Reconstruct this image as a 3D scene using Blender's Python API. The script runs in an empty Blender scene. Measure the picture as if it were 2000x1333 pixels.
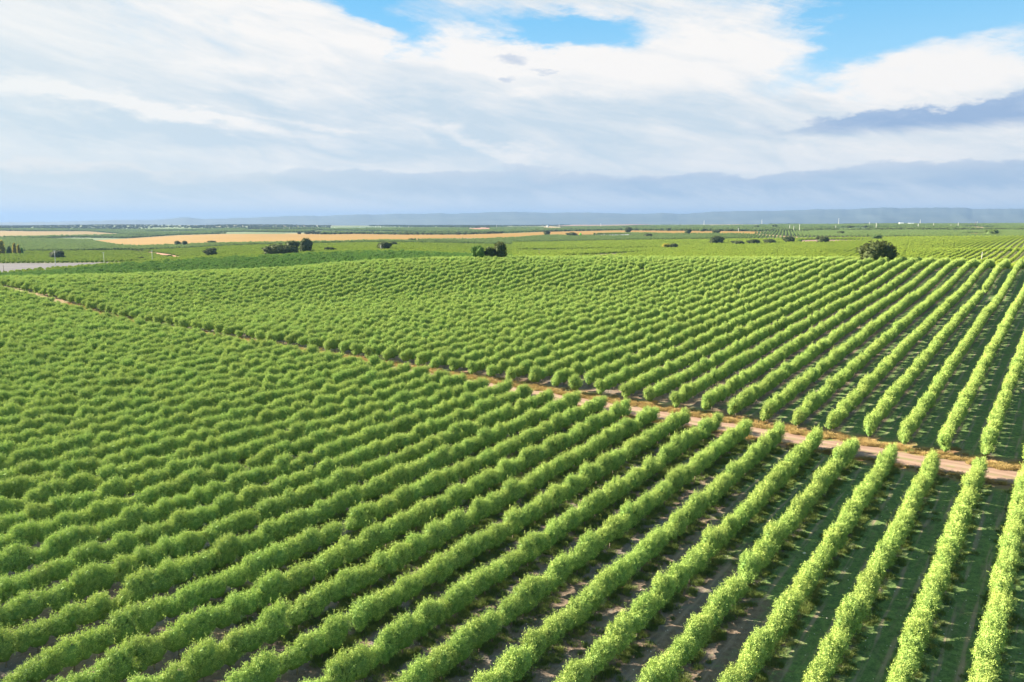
import bpy, math, random
import numpy as np
random.seed(7); rng = np.random.default_rng(7)
SC = bpy.context.scene
COL = SC.collection
R = math.radians
# ---------------------------------------------------------------- camera
CZ = 45.0                      # drone height above the datum
F = 1502.0; PITCH = math.atan(229.5 / F)
cam = bpy.data.cameras.new('camera'); cam.sensor_width = 36; cam.lens = 36 * F / 2000
cam.clip_start = 0.5; cam.clip_end = 120000
co = bpy.data.objects.new('camera', cam); COL.objects.link(co)
co.location = (0, 0, CZ); co.rotation_euler = (math.pi / 2 - PITCH, 0, 0)
SC.camera = co
# ---------------------------------------------------------------- sun, exposure
SUN_AZ, SUN_EL = R(-74), R(24.5)           # azimuth right of +Y
EXPO = 2.5
SC.view_settings.view_transform = 'Standard'; SC.view_settings.look = 'None'
SC.view_settings.exposure = EXPO; SC.view_settings.gamma = 1
EX = 2 ** EXPO
sl = bpy.data.lights.new('sun', 'SUN'); sl.energy = 5.0; sl.angle = R(0.6); sl.color = (1.0, 0.90, 0.70)
so = bpy.data.objects.new('sun', sl); COL.objects.link(so)
so.rotation_euler = (math.pi / 2 - SUN_EL, 0, math.pi - SUN_AZ)
# ---------------------------------------------------------------- node helper
class N:
    """tiny expression builder over shader Math nodes"""
    def __init__(s, nt, sock): s.nt, s.s = nt, sock
    def _m(s, op, *a, clamp=False):
        n = s.nt.nodes.new('ShaderNodeMath'); n.operation = op; n.use_clamp = clamp
        for i, v in enumerate((s,) + a):
            if isinstance(v, N): s.nt.links.new(v.s, n.inputs[i])
            else: n.inputs[i].default_value = v
        return N(s.nt, n.outputs[0])
    def __add__(s, o): return s._m('ADD', o)
    __radd__ = __add__
    def __sub__(s, o): return s._m('SUBTRACT', o)
    def __rsub__(s, o): return (s * -1) + o
    def __mul__(s, o): return s._m('MULTIPLY', o)
    __rmul__ = __mul__
    def __truediv__(s, o): return s._m('DIVIDE', o)
    def clamp(s): return s._m('ADD', 0.0, clamp=True)
    def f(s, op, *a): return s._m(op, *a)
    def step(s, a, b):
        n = s.nt.nodes.new('ShaderNodeMapRange'); n.interpolation_type = 'SMOOTHSTEP'
        s.nt.links.new(s.s, n.inputs[0]); n.inputs[1].default_value = a; n.inputs[2].default_value = b
        n.inputs[3].default_value = 0; n.inputs[4].default_value = 1
        return N(s.nt, n.outputs[0])
def combine(nt, *v):
    n = nt.nodes.new('ShaderNodeCombineXYZ')
    for i, x in enumerate(v):
        if isinstance(x, N): nt.links.new(x.s, n.inputs[i])
        else: n.inputs[i].default_value = x
    return n.outputs[0]
def noise(nt, vec, scale, detail=4, rough=.55, dist=0, lac=2):
    n = nt.nodes.new('ShaderNodeTexNoise'); n.inputs['Scale'].default_value = scale
    n.inputs['Detail'].default_value = detail; n.inputs['Roughness'].default_value = rough
    n.inputs['Distortion'].default_value = dist; n.inputs['Lacunarity'].default_value = lac
    if vec is not None: nt.links.new(vec, n.inputs['Vector'])
    return N(nt, n.outputs[0])
def mix(nt, fac, a, b):
    n = nt.nodes.new('ShaderNodeMix'); n.data_type = 'RGBA'
    for v, i in ((fac, 0), (a, 6), (b, 7)):
        if isinstance(v, N): nt.links.new(v.s, n.inputs[i])
        elif isinstance(v, bpy.types.NodeSocket): nt.links.new(v, n.inputs[i])
        elif i == 0: n.inputs[i].default_value = v
        else: n.inputs[i].default_value = (*v, 1)
    return n.outputs[2]
def sepxyz(nt, s):
    n = nt.nodes.new('ShaderNodeSeparateXYZ'); nt.links.new(s, n.inputs[0])
    return [N(nt, n.outputs[i]) for i in range(3)]
# ---------------------------------------------------------------- world: sky with cirrus and low cloud banks
def build_world():
    w = bpy.data.worlds.new('World'); SC.world = w; w.use_nodes = True
    nt = w.node_tree; nt.nodes.clear()
    out = nt.nodes.new('ShaderNodeOutputWorld'); bg = nt.nodes.new('ShaderNodeBackground')
    nt.links.new(bg.outputs[0], out.inputs[0])
    STR = 0.12
    bg.inputs[1].default_value = STR
    sky = nt.nodes.new('ShaderNodeTexSky'); sky.sky_type = 'NISHITA'; sky.sun_disc = False
    sky.sun_elevation = SUN_EL; sky.sun_rotation = SUN_AZ; sky.air_density = 1.0; sky.dust_density = .4; sky.ozone_density = 2.0
    tc = nt.nodes.new('ShaderNodeTexCoord')
    d = tc.outputs['Generated']
    X, Y, Z = sepxyz(nt, d)
    az = X.f('ARCTAN2', Y); el = Z.f('ARCSINE')
    U0 = az * 1.42 + 1.0; V0 = 0.437 - el * 1.5
    k = STR * EX
    def rgb(r, g, b): return (r / k, g / k, b / k)
    # warped direction so that nothing is a clean ellipse
    D3 = combine(nt, X * 2.2, Y * 2.2, Z * 7)
    w1 = noise(nt, D3, 1.5, 7, .62) - .5
    w2 = noise(nt, combine(nt, X * 2.2 + 7, Y * 2.2 + 3, Z * 7), 1.7, 7, .62) - .5
    w3 = noise(nt, combine(nt, U0 * 6, V0 * 13, 3.3), 1.0, 7, .62) - .5
    U = U0 + w1 * .55 + w3 * .05; V = V0 + w2 * .20 + w3 * .05
    def g(u, v, su, sv, rot=0.0):
        c, s = math.cos(rot), math.sin(rot)
        du = U - u; dv = V - v
        a = (du * c + dv * s) / su; b = (dv * c - du * s) / sv
        return (a * a + b * b)._m('MULTIPLY', -1.0).f('EXPONENT')
    # streaky cirrus, falling to the right
    def streak(rot, su, sv, seed, det=7, rough=.6, dist=.9):
        c, s = math.cos(rot), math.sin(rot)
        return noise(nt, combine(nt, (U0 * c + V0 * s) * su + w1 * .5, (V0 * c - U0 * s) * sv + w2 * .5, seed), 1.0, det, rough, dist)
    s1 = streak(.20, 1.6, 9, .3); s2 = streak(.12, 2.6, 17, 5.3); s3 = streak(.30, 5.0, 26, 9.1, 7, .66)
    puff = noise(nt, combine(nt, U0 * 5 + w1, V0 * 11 + w2, 4.4), 1.0, 7, .62, .4)
    holes = g(.735, .0, .21, .055, .12) * 1.6 + g(1.09, .080, .15, .026, .05) * 1.2 + g(.87, .098, .09, .03, .5) * .8 \
        + g(1.96, .04, .38, .12, .1) * 1.9 + g(1.90, .02, .30, .08) * 1.3 + g(1.82, .075, .26, .035, .05) * 1.3 + g(1.97, .07, .14, .035) * 1.0 + g(1.64, .135, .22, .035, -.30) * .95 + g(1.52, .03, .22, .035) * .55 + g(1.98, .155, .12, .022) * .8 \
        + V0.step(-.05, -.45) * .55
    cover = (1.20 - holes * 1.1 + (s1 - .5) * 1.1 + (s3 - .5) * .7 + (puff - .5) * .8).step(.12, 1.08)
    back = Y.step(-.1, .45)                       # fewer clouds behind the camera
    cover = cover * (back * .75 + .25)
    bright = g(.50, .10, .30, .07, .2) * .50 + g(1.33, .13, .40, .06) * .42 + g(.28, .01, .2, .04) * .35 + g(1.7, .19, .3, .03) * .45 \
        + g(.17, .205, .30, .014, .15) * .75 + g(.30, .235, .30, .010, .12) * .5 + g(.62, .243, .12, .008, .15) * .5 + g(.90, .285, .16, .014, .30) * .55 \
        + g(.42, .235, .1, .008, .2) * .4
    grey = g(.10, .05, .26, .035, .1) * .45 + g(.80, .24, .45, .05, .1) * .40 + g(1.15, .24, .4, .06) * .35 + g(.30, .27, .35, .025, .1) * .40 + g(.05, .28, .25, .03) * .3 + g(.9, .16, .3, .02, .2) * .2
    sh = ((s2 - .5) * 1.5 + (s3 - .5) * 1.3 + (s1 - .5) * 1.0 + (puff - .5) * .9 + .56 + bright - grey).clamp()
    ccol = mix(nt, sh, rgb(.63, .745, .84), rgb(1.0, .975, .945))
    ccol = mix(nt, (1.0 - U0.step(-.1, .8)) * .25, ccol, rgb(.80, .90, .88))
    base = nt.nodes.new('ShaderNodeMix'); base.data_type = 'RGBA'; base.blend_type = 'MULTIPLY'; base.inputs[0].default_value = 1
    nt.links.new(sky.outputs[0], base.inputs[6]); base.inputs[7].default_value = (.50, 1.0, 1.22, 1)
    blue = mix(nt, .95, base.outputs[2], mix(nt, V0.step(.0, .22), rgb(.17, .50, .80), rgb(.36, .65, .87)))
    col = mix(nt, cover, blue, ccol)
    # small pinkish cloud in the blue at the upper right
    pk = g(1.795, .058, .055, .014, 0) * (puff + .5)
    col = mix(nt, pk.step(.25, .95) * .75, col, rgb(.62, .60, .76))
    gm1 = (g(1.03, .131, .05, .010) + g(1.052, .158, .022, .008) + g(1.11, .146, .02, .005)).step(.35, 1.0) * (puff + s3).step(.75, 1.15)
    col = mix(nt, gm1 * .7, col, rgb(.50, .60, .76))
    # soft left glow low in the sky
    gl = (V0.step(.05, .36) * (1.0 - U0.step(-.1, .75)))
    col = mix(nt, gl * .25, col, rgb(.80, .88, .84))
    # dark cumulus on the right with a flat base
    n3 = noise(nt, combine(nt, U0 * 9 + w1, V0 * 20, 2.0), 1.0, 7, .64)
    n4 = noise(nt, combine(nt, U0 * 2.3, 1.7, 2.0), 1.6, 3, .5)
    top = .262 - (U0.step(1.45, 1.95) * .045) - (n4 - .5) * .06
    cu = (V0 + (n3 - .5) * .095 - top).step(0, .012) * (1.0 - (V0 + (s3 - .5) * .03).step(.268, .292)) * U0.step(1.38, 1.60)
    col = mix(nt, cu * .92, col, mix(nt, (n3 * .7 + (.30 - V0) * 3.0 - .03).step(.42, .68), rgb(.31, .46, .70), rgb(.50, .62, .80)))
    # pale sky between the banks
    low = V0.step(.28, .40)
    col = mix(nt, low * .45, col, mix(nt, U0.step(.2, 1.5), rgb(.82, .86, .82), rgb(.60, .72, .85)))
    # long low bank above the horizon
    n5 = noise(nt, combine(nt, U0 * 6.5 + w1, V0 * 16, 6.0), 1.0, 7, .62)
    n6 = noise(nt, combine(nt, U0 * 2.4, 8.7, 3.0), 1.3, 4, .6)
    btop = .338 - (n6 - .5) * .050 - g(.28, .32, .16, .2) * .010
    q5 = V0 + (n5 - .5) * .085 - btop
    bank = q5.step(0, .009) * (1.0 - (V0 + (s3 - .5) * .05).step(.368, .410))
    rim = bank * (1.0 - q5.step(.004, .024))
    bcol = mix(nt, U0.step(.1, 1.4), rgb(.68, .77, .79), rgb(.34, .50, .72))
    bcol = mix(nt, (n5 * .7 + s2 * .5).step(.5, .78) * .55, bcol, rgb(.62, .73, .84))
    col = mix(nt, bank * (U0.step(-.1, .8) * .20 + .58), col, bcol)
    col = mix(nt, rim * (1.0 - U0.step(.2, .8)) * .85, col, rgb(.95, .93, .88))
    col = mix(nt, rim * U0.step(.6, 1.0) * .25, col, rgb(.85, .85, .88))
    b2 = g(1.99, .338, .04, .006).step(.4, .8); col = mix(nt, b2 * .8, col, rgb(.36, .50, .72))
    # thin pale streaks just over the horizon
    hz = V0.step(.385, .425)
    col = mix(nt, hz * .6, col, mix(nt, U0.step(.1, 1.3), rgb(.86, .87, .82), rgb(.50, .64, .82)))
    hs = (s3 * .6 + s2 * .5).step(.52, .68) * V0.step(.355, .375) * (1.0 - V0.step(.40, .43))
    col = mix(nt, hs * .45, col, mix(nt, U0.step(.1, 1.3), rgb(.88, .88, .85), rgb(.66, .76, .88)))
    nt.links.new(col, bg.inputs[0])
build_world()
SC.world.cycles.sampling_method = 'MANUAL'; SC.world.cycles.sample_map_resolution = 512
# ---------------------------------------------------------------- terrain
A = 0.6373; C0 = -3.98; S = 6.0; P0 = 132.2      # row azimuth, first row offset, row spacing, track edge
cA, sA = math.cos(A), math.sin(A)
TF = np.array([-45.49828, .157723, 18.87766, 18.08174, 13.87814, 1.70678, -22.22769, -9.42104, 1.21862, -5.20183])
def zfit(x, y):
    y = np.clip(y, 45, 360); lim = .70 * y + 14; x = np.clip(x, -lim, lim)
    X = x / 300; Y = y / 300
    return np.tensordot(TF, np.stack([np.ones_like(X), X, Y, X * X, X * Y, Y * Y, X ** 3, X * X * Y, X * Y * Y, Y ** 3]), 1) + CZ - 2.3
def ray(u, v):
    a = (u - 1000) / F; b = (666.5 - v) / F
    return a, math.cos(PITCH) + b * math.sin(PITCH), -math.sin(PITCH) + b * math.cos(PITCH)
RT = {
 -400: [(430,552),(490,553),(580,545),(640,546),(760,530),(900,518),(1100,505),(1400,492),(1900,476),(2600,467),(4000,456),(6000,448),(8500,443)],
 0:    [(430,547),(490,549),(580,537),(640,541),(760,527),(900,516),(1100,503),(1400,491),(1900,476),(2600,467),(4000,455),(6000,447),(8500,442)],
 250:  [(430,539),(490,541),(580,517),(640,520),(760,514),(900,508),(1100,499),(1400,489),(1900,478),(2600,469),(4000,458),(6000,447),(8500,440)],
 500:  [(430,529),(490,531),(580,502),(640,504),(760,499),(900,493),(1100,485),(1400,478),(1900,469),(2600,461),(4000,453),(6000,446),(8500,440)],
 750:  [(430,512),(490,514),(570,493),(640,495),(760,490),(900,485),(1100,479),(1400,473),(1900,466),(2600,460),(4000,451),(6000,445),(8500,441)],
 1000: [(430,505),(490,507),(570,501),(640,501),(760,495),(900,489),(1100,479),(1400,469),(1900,460),(2600,455),(4000,449),(6000,444),(8500,441)],
 1250: [(430,506),(490,511),(570,505),(640,500),(760,491),(900,482),(1100,472),(1400,463),(1900,456),(2600,451),(4000,445),(6000,441),(8500,439)],
 1500: [(420,507),(490,513),(570,506),(640,500),(760,489),(900,479),(1100,469),(1400,460),(1900,454),(2600,449),(4000,443),(6000,439),(8500,438.5)],
 1750: [(410,509),(470,516),(560,507),(640,497),(760,485),(900,475),(1100,466),(1400,458),(1900,452),(2600,447),(4000,441),(6000,438.5),(8500,438)],
 2000: [(400,515),(450,521),(540,510),(620,498),(700,487),(760,488),(900,474),(1100,465),(1400,458),(1900,452),(2600,447),(4000,441),(6000,438),(8500,438)],
 2400: [(400,517),(450,523),(540,512),(620,500),(700,489),(760,490),(900,475),(1100,466),(1400,458),(1900,452),(2600,447),(4000,441),(6000,438),(8500,438)],
}
for _u in RT:                      # the land beyond the crest lies farther off than the first rows suggest
    _k = float(np.interp(_u, [0, 750, 1000, 1250], [1.12, 1.15, 1.32, 1.45]))
    RT[_u] = [(r_ * (_k if r_ > 520 else 1.0) if r_ < 1500 else r_ + 1400 * (_k - 1) , v_) for r_, v_ in RT[_u]]
def pchip(xs, ys, xq):
    xs = np.array(xs, float); ys = np.array(ys, float); h = np.diff(xs); d = np.diff(ys) / h
    m = np.zeros_like(ys); m[0] = d[0]; m[-1] = d[-1]
    for i in range(1, len(xs) - 1):
        if d[i - 1] * d[i] > 0:
            w1 = 2 * h[i] + h[i - 1]; w2 = h[i] + 2 * h[i - 1]; m[i] = (w1 + w2) / (w1 / d[i - 1] + w2 / d[i])
    i = np.clip(np.searchsorted(xs, xq) - 1, 0, len(xs) - 2); t = (xq - xs[i]) / h[i]; t = np.clip(t, 0, 1)
    return (2*t**3-3*t**2+1)*ys[i] + (t**3-2*t**2+t)*h[i]*m[i] + (-2*t**3+3*t**2)*ys[i+1] + (t**3-t**2)*h[i]*m[i+1]
LR = np.linspace(math.log(200), math.log(60000), 900)
azc, prof = [], []
for u0 in sorted(RT):
    dx, dy, _ = ray(u0, 480); a = math.atan2(dx, dy); azc.append(a)
    nodes = []
    for rr in (200, 260, 320):
        nodes.append((rr, float(zfit(np.array(rr * math.sin(a)), np.array(rr * math.cos(a))))))
    for rr, v in RT[u0]:
        dx, dy, dz = ray(u0, v); z = CZ + rr * dz / math.hypot(dx, dy)
        nodes.append((rr, z - (2.6 if rr < 1500 else 1.0)))
    nodes += [(13000, -25.), (22000, -10.), (60000, 0.)]
    prof.append(pchip([math.log(n[0]) for n in nodes], [n[1] for n in nodes], LR))
azc = np.array(azc); prof = np.array(prof)
AZ = np.linspace(azc[0], azc[-1], 240)
TAB = np.array([pchip(azc, prof[:, j], AZ) for j in range(len(LR))])      # [r, az]
def undul(x, y, r):
    a = np.clip((r - 900) / 2500, 0, 1)
    return a * (1.6 * np.sin(x / 310 + .6) * np.sin(y / 270) + 1.1 * np.sin(x / 140 + y / 190) * np.cos(y / 120 + 1))
def H(x, y):
    x = np.asarray(x, float); y = np.asarray(y, float)
    r = np.hypot(x, y); a = np.clip(np.arctan2(x, y), AZ[0], AZ[-1] - 1e-6)
    fi = np.clip((np.log(np.maximum(r, 1)) - LR[0]) / (LR[1] - LR[0]), 0, len(LR) - 1.001); fj = (a - AZ[0]) / (AZ[1] - AZ[0])
    i = fi.astype(int); j = np.minimum(fj.astype(int), len(AZ) - 2); s = fi - i; t = fj - j
    T = TAB
    zt = (T[i, j]*(1-s)*(1-t) + T[i+1, j]*s*(1-t) + T[i, j+1]*(1-s)*t + T[i+1, j+1]*s*t)
    w = np.clip((r - 240) / 70, 0, 1); w = w * w * (3 - 2 * w)
    return zfit(x, y) * (1 - w) + zt * w + undul(x, y, r)
def project(x, y, z):
    dy = y; dz = z - CZ
    Zc = dy * math.cos(PITCH) - dz * math.sin(PITCH); up = dy * math.sin(PITCH) + dz * math.cos(PITCH)
    return 1000 + F * x / Zc, 666.5 - F * up / Zc, Zc
RS = np.exp(np.linspace(math.log(250), math.log(26000), 2600))
def cast(u, v, rmin=250, rmax=40000):
    dx, dy, dz = ray(u, v); h = math.hypot(dx, dy); ux, uy = dx / h, dy / h
    rs = RS[RS >= rmin]
    g = CZ + rs * dz / h - H(rs * ux, rs * uy)
    k = np.argmax(g < 0) if (g < 0).any() else len(rs) - 1
    r = rs[k]
    if 0 < k and g[k] < 0: r = rs[k-1] + (rs[k] - rs[k-1]) * g[k-1] / (g[k-1] - g[k])
    r = min(r, rmax)
    return r * ux, r * uy, float(H(r * ux, r * uy)), r
# ---------------------------------------------------------------- object helpers
def mesh_obj(name, V, Fc, mats, parent=None, smooth=False, midx=None, link=True):
    me = bpy.data.meshes.new(name)
    V = np.asarray(V, np.float32)
    if isinstance(Fc, np.ndarray):
        n, k = Fc.shape
        me.vertices.add(len(V)); me.vertices.foreach_set('co', V.ravel())
        me.loops.add(n * k); me.loops.foreach_set('vertex_index', Fc.astype(np.int32).ravel())
        me.polygons.add(n); me.polygons.foreach_set('loop_start', np.arange(0, n * k, k, dtype=np.int32))
        me.polygons.foreach_set('loop_total', np.full(n, k, np.int32))
    else:
        me.from_pydata([tuple(map(float, v)) for v in V], [], [tuple(map(int, f)) for f in Fc])
    for m in (mats if isinstance(mats, (list, tuple)) else [mats]): me.materials.append(m)
    if midx is not None: me.polygons.foreach_set('material_index', np.asarray(midx, np.int32))
    if smooth: me.polygons.foreach_set('use_smooth', np.ones(len(me.polygons), bool))
    me.update(); me.validate()
    o = bpy.data.objects.new(name, me)
    if link: COL.objects.link(o)
    if parent: o.parent = parent
    return o
def tag(o, label=None, cat=None, group=None, kind=None):
    if label: o['label'] = label
    if cat: o['category'] = cat
    if group: o['group'] = group
    if kind: o['kind'] = kind
    return o
def empty(name, loc, rz=0, sc=(1, 1, 1)):
    o = bpy.data.objects.new(name, None); COL.objects.link(o); o.empty_display_size = .5
    o.location = [float(v) for v in loc]; o.rotation_euler = (0, 0, rz); o.scale = sc
    return o
def copy_tree(root, loc, rz, sc):
    c = root.copy(); COL.objects.link(c); c.location = [float(v) for v in loc]; c.rotation_euler = (0, 0, rz); c.scale = sc
    for ch in root.children:
        d = ch.copy(); COL.objects.link(d); d.parent = c
    return c
# ---------------------------------------------------------------- materials
def new_mat(name):
    m = bpy.data.materials.new(name); m.use_nodes = True
    nt = m.node_tree; b = nt.nodes['Principled BSDF']; b.inputs['Roughness'].default_value = .85
    b.inputs['Specular IOR Level'].default_value = .2
    return m, nt, b
def leaf_mat(name, c1, c2, trans=.35, obj_var=.16, hue=.5):
    m, nt, b = new_mat(name)
    at = nt.nodes.new('ShaderNodeAttribute'); at.attribute_name = 'tone'
    oi = nt.nodes.new('ShaderNodeObjectInfo')
    tone = N(nt, at.outputs['Fac']); rnd = N(nt, oi.outputs['Random'])
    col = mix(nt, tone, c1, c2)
    hs = nt.nodes.new('ShaderNodeHueSaturation'); nt.links.new(col, hs.inputs['Color'])
    nt.links.new((rnd * obj_var + (1 - obj_var / 2)).s, hs.inputs['Value'])
    r2 = (rnd * 7.31).f('FRACT')
    nt.links.new((r2 * .016 + (hue - .008)).s, hs.inputs['Hue'])
    c = hs.outputs[0]; nt.links.new(c, b.inputs['Base Color']); b.inputs['Roughness'].default_value = .7
    b.inputs['Specular IOR Level'].default_value = .12
    tr = nt.nodes.new('ShaderNodeBsdfTranslucent'); nt.links.new(c, tr.inputs[0])
    ms = nt.nodes.new('ShaderNodeMixShader'); ms.inputs[0].default_value = trans
    nt.links.new(b.outputs[0], ms.inputs[1]); nt.links.new(tr.outputs[0], ms.inputs[2])
    nt.links.new(ms.outputs[0], nt.nodes['Material Output'].inputs[0])
    return m
def plain_mat(name, c1, c2, scale=1.0, rough=.85, bump=0):
    m, nt, b = new_mat(name); b.inputs['Roughness'].default_value = rough
    tc = nt.nodes.new('ShaderNodeTexCoord')
    n = noise(nt, tc.outputs['Object'], scale, 5, .6)
    nt.links.new(mix(nt, n.step(.3, .7), c1, c2), b.inputs['Base Color'])
    return m
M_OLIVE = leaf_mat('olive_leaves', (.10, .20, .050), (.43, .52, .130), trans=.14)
M_OLIVE_Y = leaf_mat('olive_leaves_yellowish', (.11, .17, .028), (.33, .41, .045), trans=.12)
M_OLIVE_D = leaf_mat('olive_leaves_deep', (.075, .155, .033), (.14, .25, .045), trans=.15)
M_OLIVE_G = leaf_mat('olive_leaves_grey', (.10, .15, .05), (.18, .25, .075))
M_OAK = leaf_mat('holm_oak_leaves', (.040, .058, .020), (.105, .125, .038), .15)
M_AUT = leaf_mat('autumn_leaves', (.24, .23, .035), (.44, .36, .045), .4)
M_LIME = leaf_mat('lime_leaves', (.18, .50, .05), (.30, .70, .08), .3)
M_BARK = plain_mat('bark', (.10, .075, .055), (.19, .155, .12), 6)
M_STUB = plain_mat('stubble', (.50, .31, .10), (.62, .42, .17), .02)
# ---------------------------------------------------------------- ground
def ground_material():
    m, nt, b = new_mat('ground_soil_and_grass'); b.inputs['Roughness'].default_value = .95
    tc = nt.nodes.new('ShaderNodeTexCoord'); pos = tc.outputs['Object']
    X, Y, Z = sepxyz(nt, pos)
    c = X * cA - Y * sA - C0; p = X * sA + Y * cA
    n1 = noise(nt, combine(nt, X, Y, 0), .22, 6, .62); n2 = noise(nt, combine(nt, X + 40, Y, 3), 1.3, 5, .65)
    n3 = noise(nt, combine(nt, X, Y, 7), .035, 4, .5); n4 = noise(nt, combine(nt, X, Y, 2), 5.0, 4, .7)
    streak = noise(nt, combine(nt, c * 1.6, p * .12, 1), 1.0, 4, .6)
    fr = ((c / S + 100.5).f('FRACT') - .5).f('ABSOLUTE') * S           # distance from the tree line
    soil = mix(nt, n2.step(.3, .7), (.11, .078, .056), (.19, .135, .10))
    soil = mix(nt, n1.step(.48, .64) * .55, soil, (.13, .125, .13))
    soil = mix(nt, n4.step(.60, .66) * .5, soil, (.42, .37, .32))      # pale stones
    grass = mix(nt, (n2 * .6 + n4 * .5).step(.40, .68), (.045, .075, .026), (.12, .185, .055))
    grass = mix(nt, (n1 * .6 + streak * .5).step(.55, .72) * .6, grass, (.15, .12, .08))
    east = (X - Y * .18 + (n3 - .5) * 60).step(-5, 42)
    gm = (n1 * .9 + n2 * .35 + streak * .35 + east * .62 - .60).step(.28, .52) * fr.step(.2, 1.1)
    near = mix(nt, gm, soil, grass)
    trk = (fr - 2.1 + (n1 - .5) * .7).f('ABSOLUTE')
    tm = (1.0 - trk.step(.10, .42)) * (streak.step(.40, .60)) * .62
    near = mix(nt, tm, near, (.27, .19, .15))
    # sunlit dry verge on both sides of the track
    pv = (p - 138.5 + (n1 - .5) * 5).f('ABSOLUTE')
    vg = 1.0 - pv.step(5.5, 9.0)
    dry = mix(nt, n1.step(.35, .6), (.22, .125, .07), (.21, .125, .08))
    dry = mix(nt, (n2 * .6 + n1 * .6).step(.56, .68) * .85, dry, (.25, .15, .045))
    dry = mix(nt, (n4 * .6 + n1 * .6).step(.60, .66) * .8, dry, (.13, .15, .05))
    dry = mix(nt, (n1 * .7 + n4 * .5).step(.60, .72) * .7, dry, (.17, .23, .07))
    near = mix(nt, vg, near, dry)
    # distant country
    r = (X * X + Y * Y).f('SQRT')
    n5 = noise(nt, combine(nt, X, Y, 0), .004, 5, .6); n6 = noise(nt, combine(nt, X, Y, 4), .06, 5, .7)
    vo = nt.nodes.new('ShaderNodeTexVoronoi'); vo.inputs['Scale'].default_value = .0016
    nt.links.new(combine(nt, X + (n5 - .5) * 300, Y * .45, 0), vo.inputs['Vector'])
    cell = sepxyz(nt, vo.outputs['Color'])[0]
    midc = mix(nt, n6.step(.35, .65), (.07, .085, .03), (.14, .13, .05))  # ground colour kept dark beyond the crest, painting in shade between the tree rows
    farc = mix(nt, n6.step(.40, .60), (.07, .105, .04), (.13, .17, .065))
    farc = mix(nt, cell.step(.70, .74) * .9, farc, (.20, .15, .065))
    farc = mix(nt, (1.0 - cell.step(.22, .26)) * .6, farc, (.05, .08, .035))
    far = mix(nt, r.step(1300, 3000), midc, farc)
    far = mix(nt, r.step(6000, 10000), far, mix(nt, n5.step(.4, .6), (.04, .06, .035), (.10, .10, .055)))
    col = mix(nt, (r + (n3 - .5) * 60).step(440, 500), near, far)
    nt.links.new(col, b.inputs['Base Color'])
    bp = nt.nodes.new('ShaderNodeBump'); bp.inputs['Strength'].default_value = .6; bp.inputs['Distance'].default_value = .12
    nt.links.new((n2 + n4 * .4).s, bp.inputs['Height']); nt.links.new(bp.outputs[0], b.inputs['Normal'])
    return m
M_GROUND = ground_material()
def build_ground():
    az = np.concatenate([np.linspace(-math.pi, R(-62), 40)[:-1], np.linspace(R(-62), R(62), 420), np.linspace(R(62), math.pi, 40)[1:]])
    rr = np.concatenate([[3, 15, 30], np.linspace(42, 480, 150), np.exp(np.linspace(math.log(488), math.log(30000), 230))])
    RR, AA = np.meshgrid(rr, az, indexing='ij')
    x = RR * np.sin(AA); y = RR * np.cos(AA); z = H(x, y)
    V = np.stack([x, y, z], -1).reshape(-1, 3); na = len(az)
    i, j = np.meshgrid(np.arange(len(rr) - 1), np.arange(na - 1), indexing='ij')
    a = (i * na + j).ravel(); Fc = np.stack([a, a + 1, a + na + 1, a + na], -1)[:, ::-1].copy()
    c0 = len(V); V = np.vstack([V, [[0, 0, float(H(0, 3))]]])
    o = mesh_obj('ground', V, Fc, M_GROUND, smooth=True)
    tag(o, kind='structure')
build_ground()
# dirt track between the two orchard blocks
def build_track():
    m, nt, b = new_mat('pink_dirt'); b.inputs['Roughness'].default_value = .95
    tc = nt.nodes.new('ShaderNodeTexCoord'); X, Y, Z = sepxyz(nt, tc.outputs['Object'])
    c = X * cA - Y * sA; p = X * sA + Y * cA
    n1 = noise(nt, combine(nt, c * .12, p * 1.4, 0), 1.0, 6, .65); n2 = noise(nt, combine(nt, c, p, 2), 1.1, 5, .65)
    col = mix(nt, n1.step(.3, .7), (.18, .110, .080), (.25, .165, .120))
    col = mix(nt, n2.step(.55, .7) * .6, col, (.24, .14, .09))
    col = mix(nt, (n2 * .4 + n1 * .8).step(.66, .74) * .5, col, (.22, .24, .11))
    rut = (1.0 - ((p - 136.0 + (n2 - .5) * .3).f('ABSOLUTE')).step(.15, .55)) + (1.0 - ((p - 138.1 + (n2 - .5) * .3).f('ABSOLUTE')).step(.15, .55))
    col = mix(nt, rut * .55, col, (.30, .205, .155))
    crownp = (1.0 - ((p - 137.05).f('ABSOLUTE')).step(.1, .7)) * (n2 + n1 * .4).step(.60, .78)
    col = mix(nt, crownp * .75, col, (.15, .14, .06))
    nt.links.new(col, b.inputs['Base Color'])
    cs = np.arange(-600, 120, .8); nv = 9
    V = []
    for t in range(nv):
        f_ = t / (nv - 1)
        lo = 134.0 + .5 * np.sin(cs * .11) + .35 * np.sin(cs * .47 + 1) + .2 * np.sin(cs * 1.3)
        hi = 140.6 + .5 * np.sin(cs * .09 + 2) + .4 * np.sin(cs * .39) + .25 * np.sin(cs * 1.7)
        p_ = lo * (1 - f_) + hi * f_
        x = cs * cA + p_ * sA; y = -cs * sA + p_ * cA
        z = H(x, y) + .05 - (.10 if t in (0, nv - 1) else 0) - (.04 if t in (2, 6) else 0)
        V.append(np.stack([x, y, z], -1))
    V = np.array(V).reshape(-1, 3); n = len(cs)
    i, j = np.meshgrid(np.arange(nv - 1), np.arange(n - 1), indexing='ij'); a = (i * n + j).ravel()
    o = mesh_obj('dirt_track', V, np.stack([a, a + 1, a + n + 1, a + n], -1)[:, ::-1].copy(), m, smooth=True)
    tag(o, kind='structure')
build_track()
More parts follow.
